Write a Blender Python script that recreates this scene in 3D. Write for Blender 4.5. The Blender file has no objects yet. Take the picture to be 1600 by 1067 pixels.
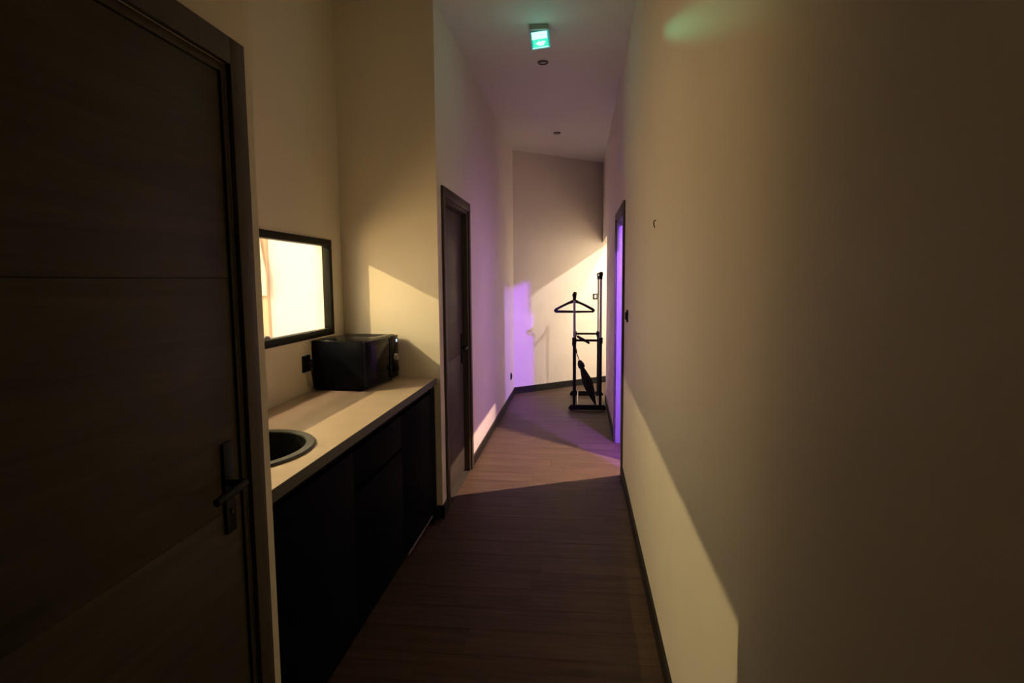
import bpy, bmesh, math, random
from mathutils import Vector, Matrix
random.seed(7)
S = bpy.context.scene
C = S.collection
R = math.radians

# ------------------------------------------------------------------ camera
F_PX, PITCH, YAW, ROLL, CAM_H = 943.2, R(5.752), R(6.405), R(-0.444), 1.5117
cam_d = bpy.data.cameras.new('camera'); cam = bpy.data.objects.new('camera', cam_d); C.objects.link(cam)
cam_d.sensor_width = 36; cam_d.lens = F_PX / 1600 * 36; cam_d.clip_start = 0.02
c, s = math.cos(YAW), math.sin(YAW)
_r = Vector((c, s, 0)); _y = Vector((-s, c, 0))
_f = _y * math.cos(PITCH) - Vector((0, 0, 1)) * math.sin(PITCH)
_u = Vector((0, 0, 1)) * math.cos(PITCH) + _y * math.sin(PITCH)
_r2 = _r * math.cos(ROLL) + _u * math.sin(ROLL); _u2 = -_r * math.sin(ROLL) + _u * math.cos(ROLL)
cam.matrix_world = Matrix(((_r2.x, _u2.x, -_f.x, 0), (_r2.y, _u2.y, -_f.y, 0), (_r2.z, _u2.z, -_f.z, CAM_H), (0, 0, 0, 1)))
S.camera = cam

# ------------------------------------------------------------------ world, lights, exposure
w = bpy.data.worlds.new('world'); S.world = w; w.use_nodes = True
w.node_tree.nodes['Background'].inputs[0].default_value = (0.02, 0.025, 0.03, 1)
w.node_tree.nodes['Background'].inputs[1].default_value = 0.1
S.view_settings.view_transform = 'Standard'; S.view_settings.look = 'None'
S.view_settings.gamma = 1; S.view_settings.exposure = 0.0; S.view_settings.use_curve_mapping = False

def lamp(name, loc, power, col, radius):
    d = bpy.data.lights.new(name, 'POINT'); d.energy = power; d.color = col; d.shadow_soft_size = radius
    o = bpy.data.objects.new(name, d); o.location = loc; C.objects.link(o); return o
# washroom behind the hatch window
lamp('light_washroom', (-2.57, 2.05, 2.25), 148, (1.0, 0.74, 0.36), .010)
lamp('light_washroom_mirror', (-1.76, 2.75, 2.22), 26, (1.0, 0.66, 0.42), .02)
lamp('light_washroom_bounce_fill', (-2.3, 2.2, 1.12), 55, (1.0, 0.59, 0.23), .35)  # added soft fill for light bouncing up inside the washroom, not a real lamp
# side room with the coloured LEDs, through the open right-hand door
lamp('light_side_room', (.62, 4.78, 2.28), 470, (1.0, 0.66, 0.46), .0018)
lamp('light_side_room_led', (1.13, 3.384, 2.35), 1050, (0.33, 0.09, 1.0), .03)
# bright room at the far right
lamp('light_end_room', (1.08, 7.32, 2.50), 78, (1.0, 0.86, 0.72), .012)
lamp('light_end_room_door', (.69, 8.3, 2.50), 35, (1.0, 0.88, 0.72), .02)
lamp('light_end_room_ceiling', (1.08, 7.97, 2.50), 10, (1.0, 0.80, 0.60), .012)
lamp('light_end_room_bounce_fill', (1.05, 8.35, 1.15), 18, (1.0, 0.70, 0.42), .22)  # added fill standing in for glow bounced off this room's floor

# ------------------------------------------------------------------ materials
def mat(name, col, rough=.5, metal=0., emit=None, estr=0., spec=.5):
    m = bpy.data.materials.new(name); m.use_nodes = True
    b = m.node_tree.nodes['Principled BSDF']
    b.inputs['Base Color'].default_value = (*col, 1); b.inputs['Roughness'].default_value = rough
    b.inputs['Metallic'].default_value = metal; b.inputs['Specular IOR Level'].default_value = spec
    if emit: b.inputs['Emission Color'].default_value = (*emit, 1); b.inputs['Emission Strength'].default_value = estr
    return m
def nodes(m): return m.node_tree.nodes, m.node_tree.links, m.node_tree.nodes['Principled BSDF']
def paint(name, col, var=.04, scale=3.0, bump=.05, rough=.6):
    m = mat(name, col, rough, spec=.3); n, l, b = nodes(m)
    tc = n.new('ShaderNodeTexCoord'); nz = n.new('ShaderNodeTexNoise'); nz.inputs['Scale'].default_value = scale; nz.inputs['Detail'].default_value = 6
    mix = n.new('ShaderNodeMix'); mix.data_type = 'RGBA'
    mix.inputs['A'].default_value = (*[x * (1 - var) for x in col], 1); mix.inputs['B'].default_value = (*[min(1, x * (1 + var)) for x in col], 1)
    l.new(tc.outputs['Object'], nz.inputs['Vector']); l.new(nz.outputs['Fac'], mix.inputs['Factor']); l.new(mix.outputs['Result'], b.inputs['Base Color'])
    n2 = n.new('ShaderNodeTexNoise'); n2.inputs['Scale'].default_value = 260; n2.inputs['Detail'].default_value = 2
    bp = n.new('ShaderNodeBump'); bp.inputs['Strength'].default_value = bump; bp.inputs['Distance'].default_value = .002
    l.new(tc.outputs['Object'], n2.inputs['Vector']); l.new(n2.outputs['Fac'], bp.inputs['Height']); l.new(bp.outputs['Normal'], b.inputs['Normal'])
    return m
def wood(name, dark, light, axis_scale, rough=.5, rnd=.0, bump=.15, band=None):
    """grain stretched along the axis with the small scale"""
    m = mat(name, dark, rough, spec=.15); n, l, b = nodes(m)
    tc = n.new('ShaderNodeTexCoord'); mp = n.new('ShaderNodeMapping'); mp.inputs['Scale'].default_value = axis_scale
    l.new(tc.outputs['Object'], mp.inputs['Vector'])
    nz = n.new('ShaderNodeTexNoise'); nz.inputs['Scale'].default_value = 1; nz.inputs['Detail'].default_value = 8; nz.inputs['Roughness'].default_value = .62; nz.inputs['Distortion'].default_value = .6
    oi = n.new('ShaderNodeObjectInfo'); 
    add = n.new('ShaderNodeVectorMath'); add.operation = 'ADD'; l.new(mp.outputs['Vector'], add.inputs[0])
    sc = n.new('ShaderNodeVectorMath'); sc.operation = 'SCALE'; sc.inputs[0].default_value = (37, 53, 71); l.new(oi.outputs['Random'], sc.inputs['Scale']); l.new(sc.outputs['Vector'], add.inputs[1])
    l.new(add.outputs['Vector'], nz.inputs['Vector'])
    rp = n.new('ShaderNodeValToRGB'); rp.color_ramp.elements[0].position = .3; rp.color_ramp.elements[1].position = .72
    rp.color_ramp.elements[0].color = (*dark, 1); rp.color_ramp.elements[1].color = (*light, 1)
    l.new(nz.outputs['Fac'], rp.inputs['Fac'])
    hs = n.new('ShaderNodeHueSaturation'); l.new(rp.outputs['Color'], hs.inputs['Color'])
    mr = n.new('ShaderNodeMapRange'); mr.inputs['To Min'].default_value = 1 - rnd; mr.inputs['To Max'].default_value = 1 + rnd
    l.new(oi.outputs['Random'], mr.inputs['Value']); l.new(mr.outputs['Result'], hs.inputs['Value'])
    l.new(hs.outputs['Color'], b.inputs['Base Color'])
    bp = n.new('ShaderNodeBump'); bp.inputs['Strength'].default_value = bump; bp.inputs['Distance'].default_value = .002
    l.new(nz.outputs['Fac'], bp.inputs['Height']); l.new(bp.outputs['Normal'], b.inputs['Normal'])
    return m
M = {}
M['wall'] = paint('wall_paint', (.85, .79, .70))
M['ceil'] = paint('ceiling_paint', (.80, .78, .76))
M['room'] = paint('side_room_paint', (.82, .79, .73))
M['tile'] = paint('washroom_paint', (.76, .80, .92))
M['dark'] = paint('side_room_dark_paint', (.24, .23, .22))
M['night'] = paint('entrance_dark_paint', (.10, .11, .12))
M['plank'] = wood('floor_plank_wood', (.050, .034, .025), (.125, .080, .056), (2.0, 34, 34), .5, .08)
M['slab'] = mat('floor_gap', (.03, .025, .02), .8)
M['doorwood'] = wood('door_wood', (.055, .047, .038), (.098, .084, .068), (30, 1.6, 30), .5, .06)
M['frame'] = wood('frame_wood', (.070, .059, .047), (.105, .089, .071), (30, 30, 1.6), .5, .03)
M['jamb'] = mat('door_lining_lit_tone', (.24, .25, .27), .4)  # frame wood made paler at this doorway to brighten its purple-lit strip
M['skirt'] = wood('skirting_charcoal', (.014, .013, .012), (.026, .024, .022), (30, 1.5, 30), .45, .05)
M['black'] = mat('black_metal', (.009, .009, .011), .42, spec=.15)
M['blackp'] = mat('black_plastic', (.010, .010, .013), .45, spec=.2)
M['gloss'] = mat('navy_gloss_front', (.005, .006, .012), .4, spec=.004)
M['cab'] = mat('cabinet_carcass', (.008, .008, .011), .5, spec=.01)
M['worktop'] = paint('worktop_concrete', (.62, .50, .40), .10, 9, .03, .38)
M['chrome'] = mat('chrome', (.42, .43, .45), .25, 1.)
M['alu'] = mat('brushed_aluminium', (.55, .55, .54), .35, 1.)
M['sink'] = mat('black_composite_sink', (.006, .007, .007), .5, spec=.1)
M['winframe'] = mat('window_frame_black', (.008, .009, .009), .5, spec=.08)
M['edge'] = mat('worktop_edge_grey', (.10, .105, .10), .5, spec=.2)
M['sinkrim'] = mat('sink_rim', (.035, .040, .036), .35)
M['oven'] = mat('microwave_black', (.004, .005, .008), .2, spec=.05)
M['ovenglass'] = mat('microwave_glass', (.003, .004, .007), .1, spec=.10)
M['led'] = mat('blue_led', (.3, .5, 1), .4, emit=(.35, .55, 1), estr=4)
M['sign_white'] = mat('sign_white', (.8, .95, .95), .4, emit=(.62, 1.0, .93), estr=1.15)
M['sign_green'] = mat('sign_green', (.1, .8, .6), .4, emit=(.06, .80, .50), estr=1.0)
M['sign_edge'] = mat('sign_edge', (.02, .5, .5), .3, emit=(.01, .36, .36), estr=.8)
M['sign_house'] = mat('sign_housing', (.35, .34, .30), .35)
M['bezel'] = mat('downlight_bezel', (.10, .085, .075), .4)
M['lens'] = mat('downlight_lens', (.42, .40, .37), .35)
M['umb'] = mat('umbrella_cloth', (.012, .012, .014), .75)
M['towel'] = paint('towel_white', (.80, .76, .73), .06, 30, .5, .9)
M['pinkwood'] = wood('pale_wood', (.62, .42, .33), (.74, .54, .44), (30, 30, 2), .5)
g = bpy.data.materials.new('window_glass'); g.use_nodes = True; n = g.node_tree.nodes; l = g.node_tree.links
for x in list(n): n.remove(x)
o_ = n.new('ShaderNodeOutputMaterial'); tr = n.new('ShaderNodeBsdfTransparent'); gl = n.new('ShaderNodeBsdfGlossy'); gl.inputs['Roughness'].default_value = .02
tr.inputs['Color'].default_value = (.95, .97, .93, 1); mx = n.new('ShaderNodeMixShader'); mx.inputs[0].default_value = .05
l.new(tr.outputs[0], mx.inputs[1]); l.new(gl.outputs[0], mx.inputs[2]); l.new(mx.outputs[0], o_.inputs['Surface']); M['glass'] = g

# ------------------------------------------------------------------ mesh helpers
def bx(bm, x0, x1, y0, y1, z0, z1):
    v = [bm.verts.new((x, y, z)) for z in (z0, z1) for y in (y0, y1) for x in (x0, x1)]
    for f in ((0, 2, 3, 1), (4, 5, 7, 6), (0, 1, 5, 4), (2, 6, 7, 3), (0, 4, 6, 2), (1, 3, 7, 5)):
        bm.faces.new([v[i] for i in f])
def bevel(bm, w, seg=2):
    bmesh.ops.bevel(bm, geom=list(bm.edges), offset=w, segments=seg, affect='EDGES', profile=.5)
def prism(bm, pts, z0, z1):
    a = [bm.verts.new((x, y, z0)) for x, y in pts]; b = [bm.verts.new((x, y, z1)) for x, y in pts]
    bm.faces.new(a[::-1]); bm.faces.new(b)
    for i in range(len(pts)):
        j = (i + 1) % len(pts); bm.faces.new([a[i], a[j], b[j], b[i]])
def tube(bm, path, rad, seg=12, caps=True):
    path = [Vector(p) for p in path]; rings = []
    rads = rad if isinstance(rad, (list, tuple)) else [rad] * len(path)
    up = None
    for i, p in enumerate(path):
        t = (path[min(i + 1, len(path) - 1)] - path[max(i - 1, 0)]).normalized()
        if up is None: up = Vector((0, 0, 1)) if abs(t.z) < .9 else Vector((1, 0, 0))
        a = t.cross(up).normalized(); b = a.cross(t).normalized(); up = b
        rings.append([bm.verts.new(p + (a * math.cos(k * 2 * math.pi / seg) + b * math.sin(k * 2 * math.pi / seg)) * rads[i]) for k in range(seg)])
    for r0, r1 in zip(rings, rings[1:]):
        for k in range(seg): bm.faces.new([r0[k], r0[(k + 1) % seg], r1[(k + 1) % seg], r1[k]])
    if caps: bm.faces.new(rings[0][::-1]); bm.faces.new(rings[-1])
def lathe(bm, prof, cx=0, cy=0, seg=32, sx=1, sy=1, close=False):
    rings = [[bm.verts.new((cx + r * sx * math.cos(k * 2 * math.pi / seg), cy + r * sy * math.sin(k * 2 * math.pi / seg), z)) for k in range(seg)] for r, z in prof]
    pr = list(zip(rings, rings[1:])) + ([(rings[-1], rings[0])] if close else [])
    for a, b in pr:
        for k in range(seg): bm.faces.new([a[k], a[(k + 1) % seg], b[(k + 1) % seg], b[k]])
    if not close:
        bm.faces.new(rings[0][::-1]); bm.faces.new(rings[-1])
def ball(bm, p, r, seg=14):
    prof = [(r * math.sin(math.pi * i / 8), p[2] - r * math.cos(math.pi * i / 8)) for i in range(1, 8)]
    lathe(bm, prof, p[0], p[1], seg)
def obj(name, bm, m, parent=None, smooth=False, loc=None):
    bmesh.ops.recalc_face_normals(bm, faces=bm.faces)
    me = bpy.data.meshes.new(name); bm.to_mesh(me); bm.free(); me.materials.append(m)
    if smooth:
        for p in me.polygons: p.use_smooth = True
        me.set_sharp_from_angle(angle=R(40))
    o = bpy.data.objects.new(name, me); C.objects.link(o)
    if parent: o.parent = parent
    if loc: o.location = loc
    return o
def box(name, b, m, parent=None, bev=0, seg=2):
    bm = bmesh.new(); bx(bm, *b)
    if bev: bevel(bm, bev, seg)
    return obj(name, bm, m, parent, smooth=bev > 0)
def boxes(name, bl, m, parent=None):
    bm = bmesh.new()
    for b in bl: bx(bm, *b)
    return obj(name, bm, m, parent)
def empty(name, loc=(0, 0, 0), rz=0):
    o = bpy.data.objects.new(name, None); o.location = loc; o.rotation_euler = (0, 0, rz); o.empty_display_size = .1; C.objects.link(o); return o
def tag(o, label, cat, group=None):
    o['label'] = label; o['category'] = cat
    if group: o['group'] = group
    return o
def struct(o, label, cat):
    o['kind'] = 'structure'; return tag(o, label, cat)

# ------------------------------------------------------------------ dimensions
XR, XL, XB, ZC = .333, -.867, -1.484, 3.182
T = .10
A0, A1 = 1.577, 3.673            # alcove
D1 = (.43, 1.455)                # door openings along the corridor (y)
D2 = (3.85, 4.675)
D3 = (4.63, 5.59)
Y4 = 7.62                        # near jamb of the far opening
E0, E1 = (XL, 7.938), (XR, 8.959)
DH = 2.045
slope = (E1[1] - E0[1]) / (E1[0] - E0[0])
YB = -2.4
WIN = (1.70, 3.50, 1.200, 1.760)
def yE(x): return E0[1] + slope * (x - E0[0])

# ------------------------------------------------------------------ shell
struct(boxes('wall_right', [(XR, XR + T, YB, D3[0], 0, ZC), (XR, XR + T, D3[0], D3[1], DH, ZC), (XR, XR + T, D3[1], Y4, 0, ZC), (XR, XR + T, Y4, 9.05, DH + .01, ZC)], M['wall']),
       'long cream painted wall on the right of the corridor', 'wall')
struct(boxes('wall_left', [(XL - T, XL, YB, D1[0], 0, ZC), (XL - T, XL, D1[0], D1[1], DH, ZC), (XL - T, XL, D1[1], A0, 0, ZC),
       (XL - T, XL, A1, D2[0], 0, ZC), (XL - T, XL, D2[0], D2[1], DH, ZC), (XL - T, XL, D2[1], 7.95, 0, ZC)], M['wall']),
       'cream painted left wall of the corridor carrying two wooden doors', 'wall')
struct(boxes('wall_alcove_near', [(XB - T, XL - T, A0 - T, A0, 0, ZC)], M['wall']), 'short side wall of kitchenette alcove next to the nearest door', 'wall')
struct(boxes('wall_alcove_far', [(XB - T, XL - T, A1, A1 + T, 0, ZC)], M['wall']), 'yellow lit end wall of the kitchenette alcove behind the microwave', 'wall')
struct(boxes('wall_alcove_back', [(XB - T, XB, A0, WIN[0], 0, ZC), (XB - T, XB, WIN[1], A1, 0, ZC), (XB - T, XB, WIN[0], WIN[1], 0, WIN[2]), (XB - T, XB, WIN[0], WIN[1], WIN[3], ZC)], M['wall']),
       'back wall of the kitchenette alcove with the black framed window', 'wall')
bm = bmesh.new(); nx, ny = -slope, 1; L = math.hypot(nx, ny); nx, ny = nx / L * T, ny / L * T
prism(bm, [(XL - T, yE(XL - T)), (2.3, yE(2.3)), (2.3 + nx, yE(2.3) + ny), (XL - T + nx, yE(XL - T) + ny)], 0, ZC)
struct(obj('wall_end', bm, M['wall']), 'slanted cream wall closing the far end of the corridor', 'wall')
struct(boxes('wall_back', [(XL - T, XR + T, YB - T, YB, 0, ZC)], M['night']), 'plain wall closing the corridor behind the viewpoint', 'wall')
struct(boxes('ceiling', [(XB - T, XR + T, YB - T, 9.3, ZC, ZC + .1)], M['ceil']), 'plain off-white ceiling above the corridor', 'ceiling')
# neighbouring rooms that the openings look into
struct(boxes('wall_washroom', [(-3.5, -3.4, .7, 4.7, 0, 2.6), (-3.4, XB - T, .6, .7, 0, 2.6), (-3.4, XB - T, 4.6, 4.7, 0, 2.6), (-3.5, XB - T, .6, 4.7, 2.5, 2.6), (XB - T - .02, XB - T, .7, A0, 0, 2.6), (XB - T - .02, XB - T, A1, 4.6, 0, 2.6)], M['tile']),
       'bright cream walls of the lit room seen through the window', 'wall')
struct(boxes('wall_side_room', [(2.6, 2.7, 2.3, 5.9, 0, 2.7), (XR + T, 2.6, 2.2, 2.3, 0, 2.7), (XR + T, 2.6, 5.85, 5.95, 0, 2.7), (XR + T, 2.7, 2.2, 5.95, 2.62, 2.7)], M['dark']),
       'walls of the purple lit room through the open right door', 'wall')
struct(boxes('wall_end_room', [(2.3, 2.4, 6.2, 10.8, 0, 2.7), (XR + T, 2.3, 6.2, 6.3, 0, 2.7), (XR + T, 2.4, 6.2, 10.8, 2.62, 2.7)], M['room']),
       'white wall of the bright room past the far opening', 'wall')

# floor: slab plus planks laid across the corridor
fl = struct(boxes('floor', [(-3.5, 2.7, YB - T, 10.9, -.08, -.006)], M['slab']), 'grey-brown wood plank floor running down the corridor', 'floor')
PW = .180
y = YB; row = 0
def plank(x0, x1, ya, yb):
    g_ = .0009
    pts = [(x0 + g_, ya + g_), (x1 - g_, ya + g_), (x1 - g_, yb - g_), (x0 + g_, yb - g_)]
    # cut along the slanted end wall
    if yb > yE(x0) - .002 and yb > 7.5:
        poly = []
        for i in range(4):
            a, b = pts[i], pts[(i + 1) % 4]
            da, db = yE(a[0]) - a[1], yE(b[0]) - b[1]
            if da >= 0: poly.append(a)
            if (da >= 0) != (db >= 0):
                t = da / (da - db); poly.append((a[0] + (b[0] - a[0]) * t, a[1] + (b[1] - a[1]) * t))
        pts = poly
    if len(pts) < 3: return
    bm = bmesh.new(); prism(bm, pts, -.006, 0)
    obj('plank', bm, M['plank'], fl)
while y < 9.6:
    ya, yb = y, y + PW
    x0, x1 = XL, XR
    if yb > D3[0] and ya < D3[1]: x1 = 1.4
    if yb > Y4 - .02: x1 = 1.6
    if yb <= A1 and ya >= A0 - .2: x0 = XL - .12
    js = [x0]; x = x0 + random.uniform(.25, 1.1)
    while x < x1 - .15: js.append(x); x += 1.22
    js.append(x1)
    for a, b in zip(js, js[1:]): plank(a, b, ya, yb)
    y += PW; row += 1

# skirting boards
SK, SD = .082, .012
struct(boxes('baseboard_right', [(XR - SD, XR, YB, D3[0] - .05, 0, SK), (XR - SD, XR, D3[1] + .05, Y4, 0, SK)], M['skirt']), 'charcoal skirting board along the right wall', 'baseboard')
struct(boxes('baseboard_left', [(XL, XL + SD, YB, D1[0] - .065, 0, SK), (XL, XL + SD, A1 - SD, D2[0] - .067, 0, SK), (XL - .05, XL + SD, A1 - SD, A1, 0, SK), (XL, XL + SD, D2[1] + .065, 7.93, 0, SK)], M['skirt']), 'charcoal skirting board along the left wall', 'baseboard')
bm = bmesh.new(); ux, uy = -nx / T * SD, -ny / T * SD
prism(bm, [(XL, yE(XL)), (1.6, yE(1.6)), (1.6 + ux, yE(1.6) + uy), (XL, yE(XL) - SD * 1.31)], 0, SK + .008)
struct(obj('baseboard_end', bm, M['skirt']), 'charcoal skirting board along the slanted end wall', 'baseboard')

# ------------------------------------------------------------------ doors
CW = .065
def door_frame(name, X, sgn, d, label, CW=.065, JT=.022, JM='frame'):
    """X = wall face, sgn = direction from the wall into the corridor"""
    root = empty(name, (X, (d[0] + d[1]) / 2, 0)); struct(root, label, 'door')
    ox, oy = X, (d[0] + d[1]) / 2
    def part(nm, b, m, par=root, bev=.002):
        x0, x1 = sorted((b[0], b[1]))
        o = box(nm, (x0 - ox, x1 - ox, b[2] - oy, b[3] - oy, b[4], b[5]), m, par, bev); return o
    p = X + sgn * .015
    part('casing', (X, p, d[0] - CW, d[0], 0, DH + CW), M['frame'])
    part('casing', (X, p, d[1], d[1] + CW, 0, DH + CW), M['frame'])
    part('casing', (X, p, d[0], d[1], DH, DH + CW), M['frame'])
    q = X - sgn * T
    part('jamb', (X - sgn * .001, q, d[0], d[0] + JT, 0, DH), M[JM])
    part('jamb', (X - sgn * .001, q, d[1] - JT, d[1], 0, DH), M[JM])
    part('head_jamb', (X - sgn * .001, q, d[0] + .022, d[1] - .022, DH - .022, DH), M['frame'])
    return root, part
def leaf(part, root, X, sgn, d, depth, th=.04):
    """closed leaf of four boards separated by grooves"""
    y0, y1, z0, z1 = d[0] + .026, d[1] - .026, .008, DH - .026
    f = X - sgn * depth
    lf = part('door_leaf', (f - sgn * .006, f - sgn * th, y0, y1, z0, z1), M['doorwood'], root, 0)
    zs = [z0, .430, .945, 1.523, z1]
    for a, b in zip(zs, zs[1:]): part('board', (f, f - sgn * .007, y0, y1, a + (.0009 if a == 1.523 else .0002), b - (.0009 if b == 1.523 else .0002)), M['doorwood'], lf, .0003)
    return lf
def handle(root, X, sgn, f, yc, dirn, zc=1.012):
    """long black plate, lever pointing along dirn (y)"""
    ox, oy = root.location.x, root.location.y
    bm = bmesh.new(); bx(bm, f - ox, f + sgn * .009 - ox, yc - .021 - oy, yc + .021 - oy, zc - .125, zc + .105); bevel(bm, .004, 2)
    pl = obj('handle_plate', bm, M['black'], root, True)
    bm = bmesh.new(); tube(bm, [(f + sgn * .008 - ox, yc - oy, zc), (f + sgn * .045 - ox, yc - oy, zc)], .010, 14)
    tube(bm, [(f + sgn * .042 - ox, yc + .008 * -dirn - oy, zc), (f + sgn * .047 - ox, yc + dirn * .03 - oy, zc), (f + sgn * .048 - ox, yc + dirn * .08 - oy, zc - .002), (f + sgn * .046 - ox, yc + dirn * .118 - oy, zc - .006)], [.011, .011, .010, .009], 12)
    obj('lever', bm, M['black'], root, True)
    bm = bmesh.new(); tube(bm, [(f + sgn * .009 - ox, yc - oy, zc - .07), (f + sgn * .013 - ox, yc - oy, zc - .07)], .008, 14)
    obj('keyhole', bm, M['blackp'], root, True)

r1, p1 = door_frame('door_1', XL, 1, D1, 'dark wood door in the left foreground with long black handle plate')
lf1 = leaf(p1, r1, XL, 1, D1, .004)
p1('frame_lip', (XL + .003, XL - .04, D1[1] - .026 + .0, D1[1] - .022, 0, DH - .022), M['black'], r1, 0)
handle(r1, XL, 1, XL - .004, D1[1] - .082, -1, 1.015)
r2, p2 = door_frame('door_2', XL, 1, D2, 'closed brown wood door further down the left wall')
leaf(p2, r2, XL, 1, D2, .045)
handle(r2, XL, 1, XL - .045, D2[1] - .085, -1, 1.0)
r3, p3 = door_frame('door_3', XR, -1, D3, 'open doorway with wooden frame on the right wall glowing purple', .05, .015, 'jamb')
# leaf swung open into the side room, hinged on the far jamb
ox, oy = r3.location.x, r3.location.y
hx, hy = XR + T + .004, D3[1] - .024
lf = box('door_leaf', (hx - ox, hx + .84 - ox, hy - oy, hy + .04 - oy, .008, DH - .026), M['doorwood'], r3, .002)
for z in (.25, .95, 1.75):
    bm = bmesh.new(); tube(bm, [(hx - .012 - ox, hy - .007 - oy, z - .045), (hx - .012 - ox, hy - .007 - oy, z + .045)], .007, 12)
    obj('hinge', bm, M['black'], r3, True)
p3('door_stop', (XR + .05, XR + .07, D3[1] - .024, D3[1] - .015, 0, DH - .022), M['frame'], r3)
p3('door_stop', (XR + .05, XR + .07, D3[0] + .015, D3[0] + .024, 0, DH - .022), M['frame'], r3)

# ------------------------------------------------------------------ window in the alcove
wy0, wy1, wz0, wz1 = WIN; fw = .038
wr = empty('window_1', (XB, (wy0 + wy1) / 2, wz0)); struct(wr, 'black framed internal window above the worktop looking into a bright room', 'window')
ox, oy, oz = wr.location
def wp(nm, b, m, par=wr, bev=.0015): return box(nm, (b[0] - ox, b[1] - ox, b[2] - oy, b[3] - oy, b[4] - oz, b[5] - oz), m, par, bev)
xa, xb_ = XB - .035, XB + .012
wp('frame_bar', (xa, xb_, wy0, wy1, wz0, wz0 + fw), M['winframe'])
wp('frame_bar', (xa, xb_, wy0, wy1, wz1 - fw, wz1), M['winframe'])
wp('frame_bar', (xa, xb_, wy0, wy0 + fw, wz0 + fw, wz1 - fw), M['winframe'])
wp('frame_bar', (xa, xb_, wy1 - fw, wy1, wz0 + fw, wz1 - fw), M['winframe'])
wp('glass_pane', (XB - .024, XB - .018, wy0 + fw, wy1 - fw, wz0 + fw, wz1 - fw), M['glass'], wr, 0)
wp('sill_trim', (XB, XB + .016, wy0, wy1 + .004, wz0 - .008, wz0 - .001), M['wall'])
bm = bmesh.new(); lathe(bm, [(.030, 0), (.030, .004), (.022, .014), (.010, .018)], 0, 0, 20)
obj('window_catch', bm, M['chrome'], wr, True, (XB - .03 - ox, 2.76 - oy, fw))

# things in the lit room beyond the glass
d5 = empty('door_5', (-2.86, 4.6, 0)); struct(d5, 'pale pink wood door in the lit room at the left edge of the window', 'door')
box('door_leaf', (-.42, .40, -.045, 0, .0, 2.04), M['pinkwood'], d5, .002)
box('handle_plate', (.33, .365, -.055, -.045, 1.38, 1.52), M['alu'], d5, .002)
tw = empty('hanging_towel', (-2.52, 4.5, 1.5))
bm = bmesh.new(); pts = []
for i in range(9):
    t = i / 8; pts.append((-.085 + .17 * t, .012 * math.sin(t * 11)))
rows = []
for k in range(7):
    z = .42 - k * .085; sp = .35 + .65 * min(1, k / 4)
    rows.append([bm.verts.new((px * sp, py * sp, z)) for px, py in pts] + [bm.verts.new((px * sp, py * sp + .02, z)) for px, py in pts[::-1]])
for a, b in zip(rows, rows[1:]):
    for i in range(18): bm.faces.new([a[i], a[(i + 1) % 18], b[(i + 1) % 18], b[i]])
bm.faces.new(rows[0]); bm.faces.new(rows[-1][::-1])
obj('cloth', bm, M['towel'], tw, True)
bm = bmesh.new(); tube(bm, [(0, .055, .44), (0, .0, .43), (0, -.01, .45)], .008, 10); obj('hook', bm, M['chrome'], tw, True)
tag(tw, 'white towel hanging in the lit room beyond the window', 'towel')

# ------------------------------------------------------------------ kitchenette
XF = -.893                                     # front of the worktop
HC = .908
SKC, SRX, SRY = (-1.200, 2.0), .238, .292      # sink
def worktop():
    bm = bmesh.new(); N = 64
    ring = lambda z: [bm.verts.new((SKC[0] + (SRX - .012) * math.cos(2 * math.pi * k / N), SKC[1] + (SRY - .012) * math.sin(2 * math.pi * k / N), z)) for k in range(N)]
    x0, x1, y0, y1 = XB + .002, XF, A0 + .002, A1 - .002
    def outer(z):
        out = []
        for k in range(N):
            a = 2 * math.pi * k / N; dx, dy = math.cos(a), math.sin(a)
            t = min([((x1 if dx > 0 else x0) - SKC[0]) / dx if abs(dx) > 1e-9 else 9, ((y1 if dy > 0 else y0) - SKC[1]) / dy if abs(dy) > 1e-9 else 9])
            out.append([SKC[0] + dx * t, SKC[1] + dy * t])
        for cx, cy in ((x0, y0), (x0, y1), (x1, y0), (x1, y1)):
            i = min(range(N), key=lambda k: (out[k][0] - cx) ** 2 + (out[k][1] - cy) ** 2) if (cy == y0) else min((k for k in range(N)), key=lambda k: abs(math.atan2(math.sin(2 * math.pi * k / N - math.atan2(cy - SKC[1], cx - SKC[0])), math.cos(2 * math.pi * k / N - math.atan2(cy - SKC[1], cx - SKC[0])))))
            out[i] = [cx, cy]
        return [bm.verts.new((x, y, z)) for x, y in out]
    it, ot, ib, ob = ring(HC), outer(HC), ring(HC - .04), outer(HC - .04)
    for k in range(N):
        j = (k + 1) % N
        bm.faces.new([it[k], ot[k], ot[j], it[j]]); bm.faces.new([ib[k], ib[j], ob[j], ob[k]])
        bm.faces.new([it[k], it[j], ib[j], ib[k]]); bm.faces.new([ot[k], ob[k], ob[j], ot[j]])
    return obj('worktop', bm, M['worktop'])
wt = worktop()
box('edge_band', (XF, XF + .0015, A0 + .002, A1 - .002, HC - .04, HC - .0005), M['edge'], wt)
tag(wt, 'beige stone-look worktop with grey edge carrying sink and microwave', 'worktop')
sk = empty('kitchen_sink', (SKC[0], SKC[1], HC))
bm = bmesh.new(); lathe(bm, [(1.0, .0005), (1.0, .006), (.985, .010), (.87, .010), (.855, .004), (.855, .0005)], 0, 0, 64, SRX, SRY, close=True); obj('rim', bm, M['sinkrim'], sk, True)
bm = bmesh.new(); N = 64; prof = [(.856, .006), (.84, -.03), (.80, -.14), (.66, -.17), (.14, -.178)]
rings = [[bm.verts.new((SRX * r * math.cos(2 * math.pi * k / N), SRY * r * math.sin(2 * math.pi * k / N), z)) for k in range(N)] for r, z in prof]
for a, b in zip(rings, rings[1:]):
    for k in range(N): bm.faces.new([a[k], a[(k + 1) % N], b[(k + 1) % N], b[k]])
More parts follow.
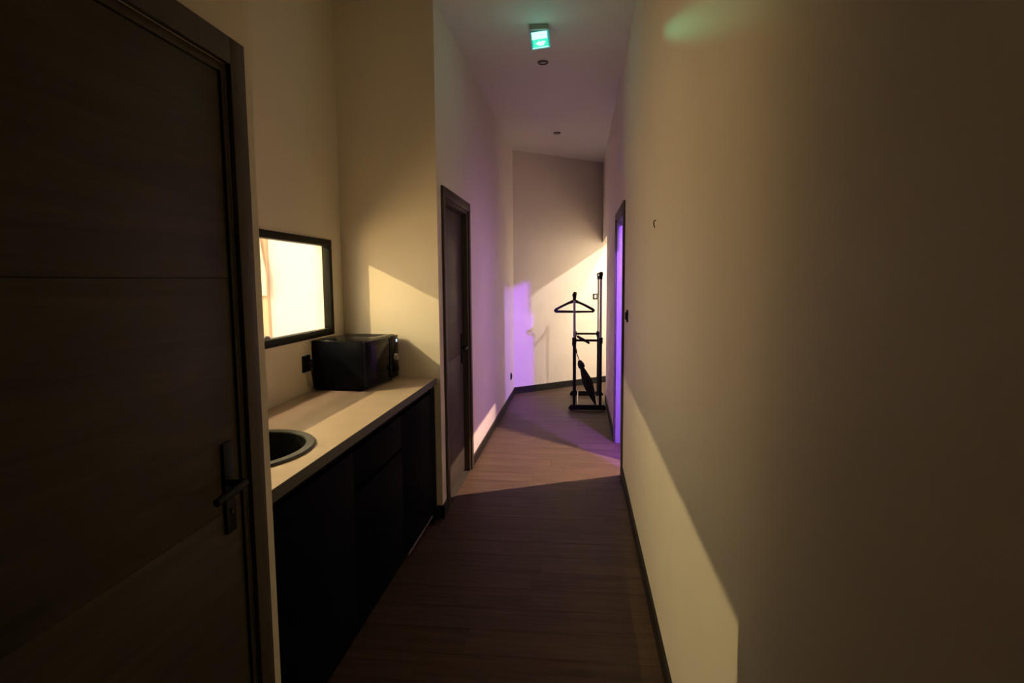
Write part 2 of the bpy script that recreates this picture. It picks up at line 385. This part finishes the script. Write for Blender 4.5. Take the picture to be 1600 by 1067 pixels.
bm.faces.new(rings[-1]); obj('bowl', bm, M['sink'], sk, True)
bm = bmesh.new(); lathe(bm, [(.036, -.178), (.036, -.174), (.02, -.172)], 0, 0, 24); obj('drain', bm, M['chrome'], sk, True)
tag(sk, 'oval black sink with grey rim set into the worktop', 'sink')
tp = empty('kitchen_tap', (-1.462, 2.08, HC))
bm = bmesh.new(); lathe(bm, [(.0185, 0), (.0185, .012), (.016, .02), (.016, .10), (.013, .105)], 0, 0, 20); obj('base', bm, M['black'], tp, True)
bm = bmesh.new(); tube(bm, [(0, 0, .10), (0, 0, .24)] + [(.085 - .085 * math.cos(a), 0, .24 + .085 * math.sin(a)) for a in [R(20 * i) for i in range(1, 10)]] + [(.17, 0, .18)], .011, 12); obj('spout', bm, M['black'], tp, True)
bm = bmesh.new(); tube(bm, [(0, .015, .07), (0, .06, .085)], .006, 10); obj('lever', bm, M['black'], tp, True)
tag(tp, 'tall black gooseneck tap behind the black sink', 'tap')

XCF = -.905                                    # front plane of the cabinet doors
def unit(name, y0, y1, label, fronts, strip=False, ctop=.867):
    r = empty(name, (XCF, (y0 + y1) / 2, 0)); ox, oy = XCF, (y0 + y1) / 2
    def P(nm, b, m, par=r, bev=.001): return box(nm, (b[0] - ox, b[1] - ox, b[2] - oy, b[3] - oy, b[4], b[5]), m, par, bev)
    P('carcass', (XB + .01, XCF - .022, y0 + .001, y1 - .001, .085, ctop), M['cab'], r, 0)
    for nm, z0, z1 in fronts: P(nm, (XCF - .021, XCF, y0 + .002, y1 - .002, z0, z1), M['gloss'], r, .0015)
    P('handle_channel', (XCF - .022, XCF - .016, y0 + .002, y1 - .002, .834, .866), M['cab'], r)
    P('plinth', (XCF - .055, XCF - .04, y0 + .001, y1 - .001, .0, .084), M['cab'], r, 0)
    if strip: P('kick_strip', (XCF - .005, XCF + .003, y0 + .06, y1 - .01, .052, .064), M['alu'], r)
    tag(r, label, 'cabinet', 'kitchenette base cabinets')
    return r
unit('sink_cabinet', A0 + .003, 2.29, 'dark glossy base cabinet under the sink beside the nearest door', [('door_front', .09, .828)], False, .715)
unit('drawer_cabinet', 2.29, 2.955, 'dark glossy drawer cabinet in the middle with a horizontal gap', [('drawer_front', .664, .828), ('drawer_front', .09, .648)])
unit('end_cabinet', 2.955, 3.562, 'dark glossy base cabinet at the far end with pale kick strip', [('door_front', .09, .828)], True)
tag(box('filler_panel', (XCF - .02, XCF, 3.565, A1 - .003, 0.0, HC - .042), M['cab'], None, .001), 'narrow dark filler panel between end cabinet and alcove wall', 'panel')

# microwave
mw = empty('microwave', (-1.148, 3.395, HC), -R(5.3))
bm = bmesh.new(); bx(bm, -.315, -.012, -.230, .228, .012, .280); bevel(bm, .004, 2); body = obj('body', bm, M['oven'], mw, True)
for k in range(9):
    box('vent_slot', (-.24, -.06, .05 + k * .018 - .003, .05 + k * .018 + .003, .2795, .2808), M['blackp'], body)
bm = bmesh.new(); bx(bm, -.012, .010, -.229, .120, .020, .277); bevel(bm, .004, 2); dr = obj('door', bm, M['oven'], mw, True)
box('door_window', (.0095, .0112, -.195, .085, .055, .245), M['ovenglass'], dr, .0005)
box('door_grip', (.0095, .0125, .098, .112, .03, .268), M['blackp'], dr, .001)
bm = bmesh.new(); bx(bm, -.012, .010, .123, .227, .020, .277); bevel(bm, .003, 2); cp = obj('control_panel', bm, M['ovenglass'], mw, True)
box('display_light', (.0095, .0115, .196, .206, .236, .252), M['led'], cp)
for z in (.145, .075):
    bm = bmesh.new(); tube(bm, [(.009, .175, z), (.026, .175, z)], [.021, .018], 20); obj('knob', bm, M['alu'] if z > .1 else M['blackp'], cp, True)
for a, b in ((-.28, -.2), (-.28, .2), (-.04, -.2), (-.04, .2)):
    bm = bmesh.new(); tube(bm, [(a, b, 0), (a, b, .013)], .014, 12); obj('foot', bm, M['blackp'], mw)
tag(mw, 'black microwave oven standing on the worktop in the corner', 'microwave')
pk = empty('power_socket', (XB, 3.118, 1.07))
box('faceplate', (0, .010, -.045, .045, -.045, .045), M['blackp'], pk, .003)
box('plug', (.010, .045, -.02, .022, -.022, .022), M['blackp'], pk, .006)
bm = bmesh.new(); tube(bm, [(.03, .0, -.02), (.032, .01, -.07), (.03, .03, -.13), (.03, .06, -.156)], .004, 8); obj('cord', bm, M['blackp'], pk, True)
tag(pk, 'black wall socket with plug just left of the microwave', 'socket')

# ------------------------------------------------------------------ wall fittings
sw = empty('light_switch', (XR, 4.25, 1.262))
box('plate', (-.010, 0, -.042, .042, -.042, .042), M['blackp'], sw, .003); box('rocker', (-.019, -.009, -.022, .022, -.026, .026), M['blackp'], sw, .003)
tag(sw, 'black light switch on the right wall beside the open doorway', 'switch')
ang = math.atan(slope); ex = .222
sw = empty('light_switch', (ex + .0005, yE(ex) - .0005, 1.275), ang)
box('plate', (-.042, .042, -.010, 0, -.042, .042), M['blackp'], sw, .003); box('rocker', (-.022, .022, -.016, -.009, -.026, .026), M['alu'], sw, .003)
tag(sw, 'dark light switch on the slanted end wall behind the clothes rail', 'switch')
sw = empty('wall_outlet', (XL, 7.55, .300))
box('plate', (0, .010, -.042, .042, -.042, .042), M['blackp'], sw, .003)
bm = bmesh.new(); lathe(bm, [(.026, 0), (.026, .008), (.02, .008), (.018, .002)], 0, 0, 20); o = obj('socket_ring', bm, M['blackp'], sw, True, (.008, 0, 0)); o.rotation_euler = (0, R(90), 0)
tag(sw, 'small dark outlet low on the far left wall', 'outlet')
nl = empty('wall_hook', (XR, 2.75, 1.755))
bm = bmesh.new(); tube(bm, [(0, 0, .016), (-.008, .0, .014), (-.010, 0, .004), (-.006, 0, -.016)], .0022, 8); obj('nail', bm, M['black'], nl, True)
tag(nl, 'tiny dark hook on the bare right wall', 'hook')

# ------------------------------------------------------------------ ceiling fittings
sg = empty('exit_sign', (-.272, 4.16, ZC)); 
bm = bmesh.new(); bx(bm, -.062, .062, -.030, .030, -.034, 0); bevel(bm, .006, 2); obj('housing', bm, M['sign_house'], sg, True)
pn = box('light_panel', (-.060, .060, -.006, .006, -.146, -.036), M['sign_edge'], sg, .002)
pn.rotation_euler = (0, -R(5.5), 0)
box('white_field', (-.054, .048, -.0085, -.006, -.088, -.042), M['sign_white'], pn)
box('green_field', (-.050, .050, -.0085, -.006, -.141, -.088), M['sign_green'], pn)
box('bottom_edge', (-.054, .052, -.0088, -.006, -.1445, -.140), M['sign_white'], pn)
bm = bmesh.new()
ap = [(-.034, -.116), (-.004, -.098), (-.006, -.108), (.014, -.102), (.034, -.108), (.026, -.118), (.018, -.132), (-.006, -.128), (-.004, -.134)]
a = [bm.verts.new((x, -.0100, z)) for x, z in ap]; b = [bm.verts.new((x, -.0084, z)) for x, z in ap]
bm.faces.new(a); bm.faces.new(b[::-1])
for i in range(len(ap)): bm.faces.new([a[i], a[(i + 1) % len(ap)], b[(i + 1) % len(ap)], b[i]])
obj('arrow', bm, M['sign_white'], pn)
for x, w_, z in ((-.026, .004, -.060), (.006, .005, -.066), (.014, .006, -.064), (.006, .003, -.080)):
    box('mark', (x, x + w_, -.0092, -.0084, z, z + .004), M['sign_green'], pn)
tag(sg, 'small glowing green emergency exit sign hanging from the ceiling', 'exit sign')
lamp('light_exit_sign', (-.27, 4.0, 2.86), .5, (.15, 1.0, .72), .04)
sd = bpy.data.lights.new('light_exit_sign_edge', 'SPOT'); sd.energy = 14; sd.color = (.05, 1.0, .45); sd.spot_size = R(11); sd.spot_blend = 1; sd.shadow_soft_size = .02
so = bpy.data.objects.new('light_exit_sign_edge', sd); so.scale = (1, .28, 1); so.location = (-.20, 4.12, 3.08); C.objects.link(so)
so.rotation_euler = (Vector((XR, 2.06, 2.318)) - Vector(so.location)).to_track_quat('-Z', 'Y').to_euler()
for (x, y, lb) in ((-.286, 4.83, 'unlit recessed ceiling spotlight next to the green exit sign'), (-.262, 7.08, 'unlit recessed ceiling spotlight near the far end wall')):
    dl = empty('ceiling_downlight', (x, y, ZC))
    bm = bmesh.new(); lathe(bm, [(.042, 0), (.042, -.006), (.036, -.012), (.028, -.010), (.026, -.002), (.026, 0)], 0, 0, 28, close=True); obj('bezel', bm, M['bezel'], dl, True)
    bm = bmesh.new(); lathe(bm, [(.0255, -.001), (.0255, -.005), (.012, -.009)], 0, 0, 28); obj('lens', bm, M['lens'], dl, True)
    tag(dl, lb, 'ceiling light', 'corridor downlights')
# unseen side room fixture, its flap added to cut the floor light (the light itself is set at the top)
sp = empty('added_flap_spotlight', (.62, 4.78, 2.62))
d = Vector((.338 - .62, 5.035 - 4.78, 0)).normalized(); nn = Vector((-d.y, d.x, 0)); nn = nn if nn.y > 0 else -nn
bm = bmesh.new(); p0 = d * .05; p1_ = d * .05 + nn * .045; p2_ = p1_ + d * .002; p3_ = p0 + d * .002
prism(bm, [(p.x, p.y) for p in (p0, p1_, p2_, p3_)], -.66, -.25); obj('flap', bm, M['black'], sp)
bm = bmesh.new(); tube(bm, [(0, 0, -.02), (0, 0, -.30)], .012, 12); tube(bm, [(0, 0, 0), (0, 0, -.02)], .05, 20); bq = d * .05 + nn * .022; tube(bm, [(0, 0, -.27), (bq.x, bq.y, -.27)], .004, 8); obj('stem', bm, M['black'], sp)
tag(sp, 'black ceiling spotlight fixture, unseen, added to hold a beam-cutting flap in the right doorway room', 'spotlight')

# ------------------------------------------------------------------ clothes rail with hangers and umbrellas
YFR, YRR = 6.98, 7.86
xl_, xr_ = -.059, .242
rk = empty('clothes_rail', ((xl_ + xr_) / 2, (YFR + YRR) / 2, 0)); ox, oy = rk.location.x, rk.location.y
def RP(nm, f, m, par=rk):
    bm = bmesh.new(); f(bm)
    for v in bm.verts: v.co.x -= ox; v.co.y -= oy
    return obj(nm, bm, m, par, True)
for yy in (YFR, YRR):
    def base(bm):
        xs0, xs1, h0, h1 = -.125, .312, .008, .068
        outl = [(xs0 + .02, h0), (xs1 - .02, h0), (xs1, h0 + .012), (xs1, h0 + .022), (xs1 - .022, h1), (xs0 + .022, h1), (xs0, h0 + .022), (xs0, h0 + .012)]
        a = [bm.verts.new((x, yy - .02, z)) for x, z in outl]; b = [bm.verts.new((x, yy + .02, z)) for x, z in outl]
        bm.faces.new(a); bm.faces.new(b[::-1])
        for i in range(8): bm.faces.new([a[i], a[(i + 1) % 8], b[(i + 1) % 8], b[i]])
    fb = RP('base_foot', base, M['blackp'])
    for xx in (-.085, .275):
        bm = bmesh.new(); tube(bm, [(xx - ox, yy - oy, 0), (xx - ox, yy - oy, .012)], .012, 12); obj('castor', bm, M['blackp'], fb, True)
    for xx, top in ((xl_, 1.335), (xr_, 1.575)):
        RP('post', lambda bm: tube(bm, [(xx, yy, .05), (xx, yy, .80)], .0175, 14), M['black'])
        RP('chrome_pole', lambda bm: tube(bm, [(xx, yy, .80), (xx, yy, top - .02)], .0135, 14), M['chrome'])
        RP('collar', lambda bm: tube(bm, [(xx, yy, .785), (xx, yy, .852)], .025, 16), M['blackp'])
        def cap(bm):
            tube(bm, [(xx, yy, top - .055), (xx, yy, top + .012)], [.018, .021], 14); ball(bm, (xx, yy, top + .006), .025)
        RP('end_cap', cap, M['blackp'])
    RP('crossbar', lambda bm: tube(bm, [(xl_, yy, .82), (xr_, yy, .82)], .0135, 12), M['black'])
for xx, top in ((xl_, 1.335), (xr_, 1.575)):
    RP('hanging_rail', lambda bm: tube(bm, [(xx, YFR, top), (xx, YRR, top)], .0105, 14), M['chrome'])
for xx in (-.02, .20):
    RP('bottom_rod', lambda bm: tube(bm, [(xx, YFR, .066), (xx, YRR, .066)], .006, 10), M['chrome'])
tag(rk, 'black and chrome double clothes rail standing at the corridor end', 'clothes rail')

def hanger(yy, rz, label, dx=0, rt=0):
    h = empty('clothes_hanger', (xl_ + dx, yy, 1.331), rz)
    bm = bmesh.new(); r0 = .019
    hook = [(r0 * math.cos(R(a)), 0, r0 * math.sin(R(a))) for a in range(-20, 200, 20)] + [(-.019, 0, -.005), (-.012, 0, -.028), (0, 0, -.040), (0, 0, -.065)]
    tube(bm, hook, .0028, 8); obj('hook', bm, M['black'], h, True)
    bm = bmesh.new(); W_ = .215
    def arc(sg_):
        return [(sg_ * W_ * t, 0, -.060 - .012 * t - .085 * t ** 1.25) for t in [i / 8 for i in range(9)]]
    shoulder = arc(-1)[::-1] + arc(1)[1:]
    shoulder = [(-W_ - .004, 0, -.183)] + [(-W_ - .012, 0, -.168)] + shoulder + [(W_ + .012, 0, -.168), (W_ + .004, 0, -.183)]
    tube(bm, shoulder, [.010, .013] + [.0135 if abs(p[0]) > .05 else .018 for p in shoulder[2:-2]] + [.013, .010], 10)
    obj('shoulder_bar', bm, M['blackp'], h, True)
    bm = bmesh.new(); tube(bm, [(-W_ - .006, 0, -.184), (0, 0, -.186), (W_ + .006, 0, -.184)], .0105, 10); obj('trouser_bar', bm, M['blackp'], h, True)
    tag(h, label, 'hanger', 'hangers on the low rail')
hanger(7.03, R(3), 'front black clothes hanger on the lower rail')
hanger(7.09, R(-8), 'middle black clothes hanger on the lower rail, slightly turned')
hanger(7.15, R(-20), 'rearmost black clothes hanger on the lower rail, turned to the right')

def umbrella():
    tip = Vector((.208, 7.10, .006)); top = Vector((-.080, 7.30, .760)); ax = (top - tip); L = ax.length; q = ax.to_track_quat('Z', 'Y')
    u = empty('closed_umbrella', tip); u.rotation_mode = 'QUATERNION'; u.rotation_quaternion = q
    bm = bmesh.new(); tube(bm, [(0, 0, 0), (0, 0, L * .93)], .005, 8); obj('shaft', bm, M['black'], u, True)
    bm = bmesh.new(); seg = 32; prof = [(.006, .03), (.016, .10), (.030, .20), (.038, .29), (.036, .36), (.026, .45), (.018, .50), (.022, .53), (.026, .56), (.013, .60)]
    rings = []
    for r, z in prof:
        r *= 1.35
        rings.append([bm.verts.new((r * (1 + .18 * math.cos(8 * k * 2 * math.pi / seg + z * 9)) * math.cos(k * 2 * math.pi / seg), r * (1 + .18 * math.cos(8 * k * 2 * math.pi / seg + z * 9)) * math.sin(k * 2 * math.pi / seg), z)) for k in range(seg)])
    for a, b in zip(rings, rings[1:]):
        for k in range(seg): bm.faces.new([a[k], a[(k + 1) % seg], b[(k + 1) % seg], b[k]])
    bm.faces.new(rings[0][::-1]); bm.faces.new(rings[-1]); obj('canopy', bm, M['umb'], u, True)
    bm = bmesh.new(); lathe(bm, [(.034, .505), (.040, .515), (.040, .55), (.034, .56)], 0, 0, 20); obj('strap', bm, M['umb'], u, True)
    bm = bmesh.new(); tube(bm, [(0, 0, L * .84), (0, 0, L * .89), (0, 0, L * .97), (0, 0, L)], [.011, .017, .018, .012], 12); obj('handle', bm, M['blackp'], u, True)
    tag(u, 'long closed black umbrella leaning inside the clothes rail', 'umbrella')
umbrella()
a = Vector((-.045, YRR - .03, .853)); b = Vector((.105, YFR - .03, .845)); ax = b - a
u = empty('folding_umbrella', (-.052, 6.988, .849)); 
dirv = Vector((.165, .0, -.095)); 
u.location = (-.028, YFR - .034, .872); u.rotation_mode = 'QUATERNION'; u.rotation_quaternion = dirv.to_track_quat('Z', 'Y')
bm = bmesh.new(); tube(bm, [(0, 0, 0), (0, 0, .02), (0, 0, .09), (0, 0, .12)], [.010, .015, .017, .012], 12); obj('canopy', bm, M['umb'], u, True)
bm = bmesh.new(); tube(bm, [(0, 0, .115), (0, 0, .13), (0, 0, .165)], [.008, .013, .013], 12); obj('handle', bm, M['blackp'], u, True)
bm = bmesh.new(); tube(bm, [(0, 0, .01), (.012, .02, .005), (.016, .034, .0)], .003, 6); obj('strap', bm, M['umb'], u, True)
tag(u, 'short folded black umbrella hooked on the front crossbar of the rail', 'umbrella')
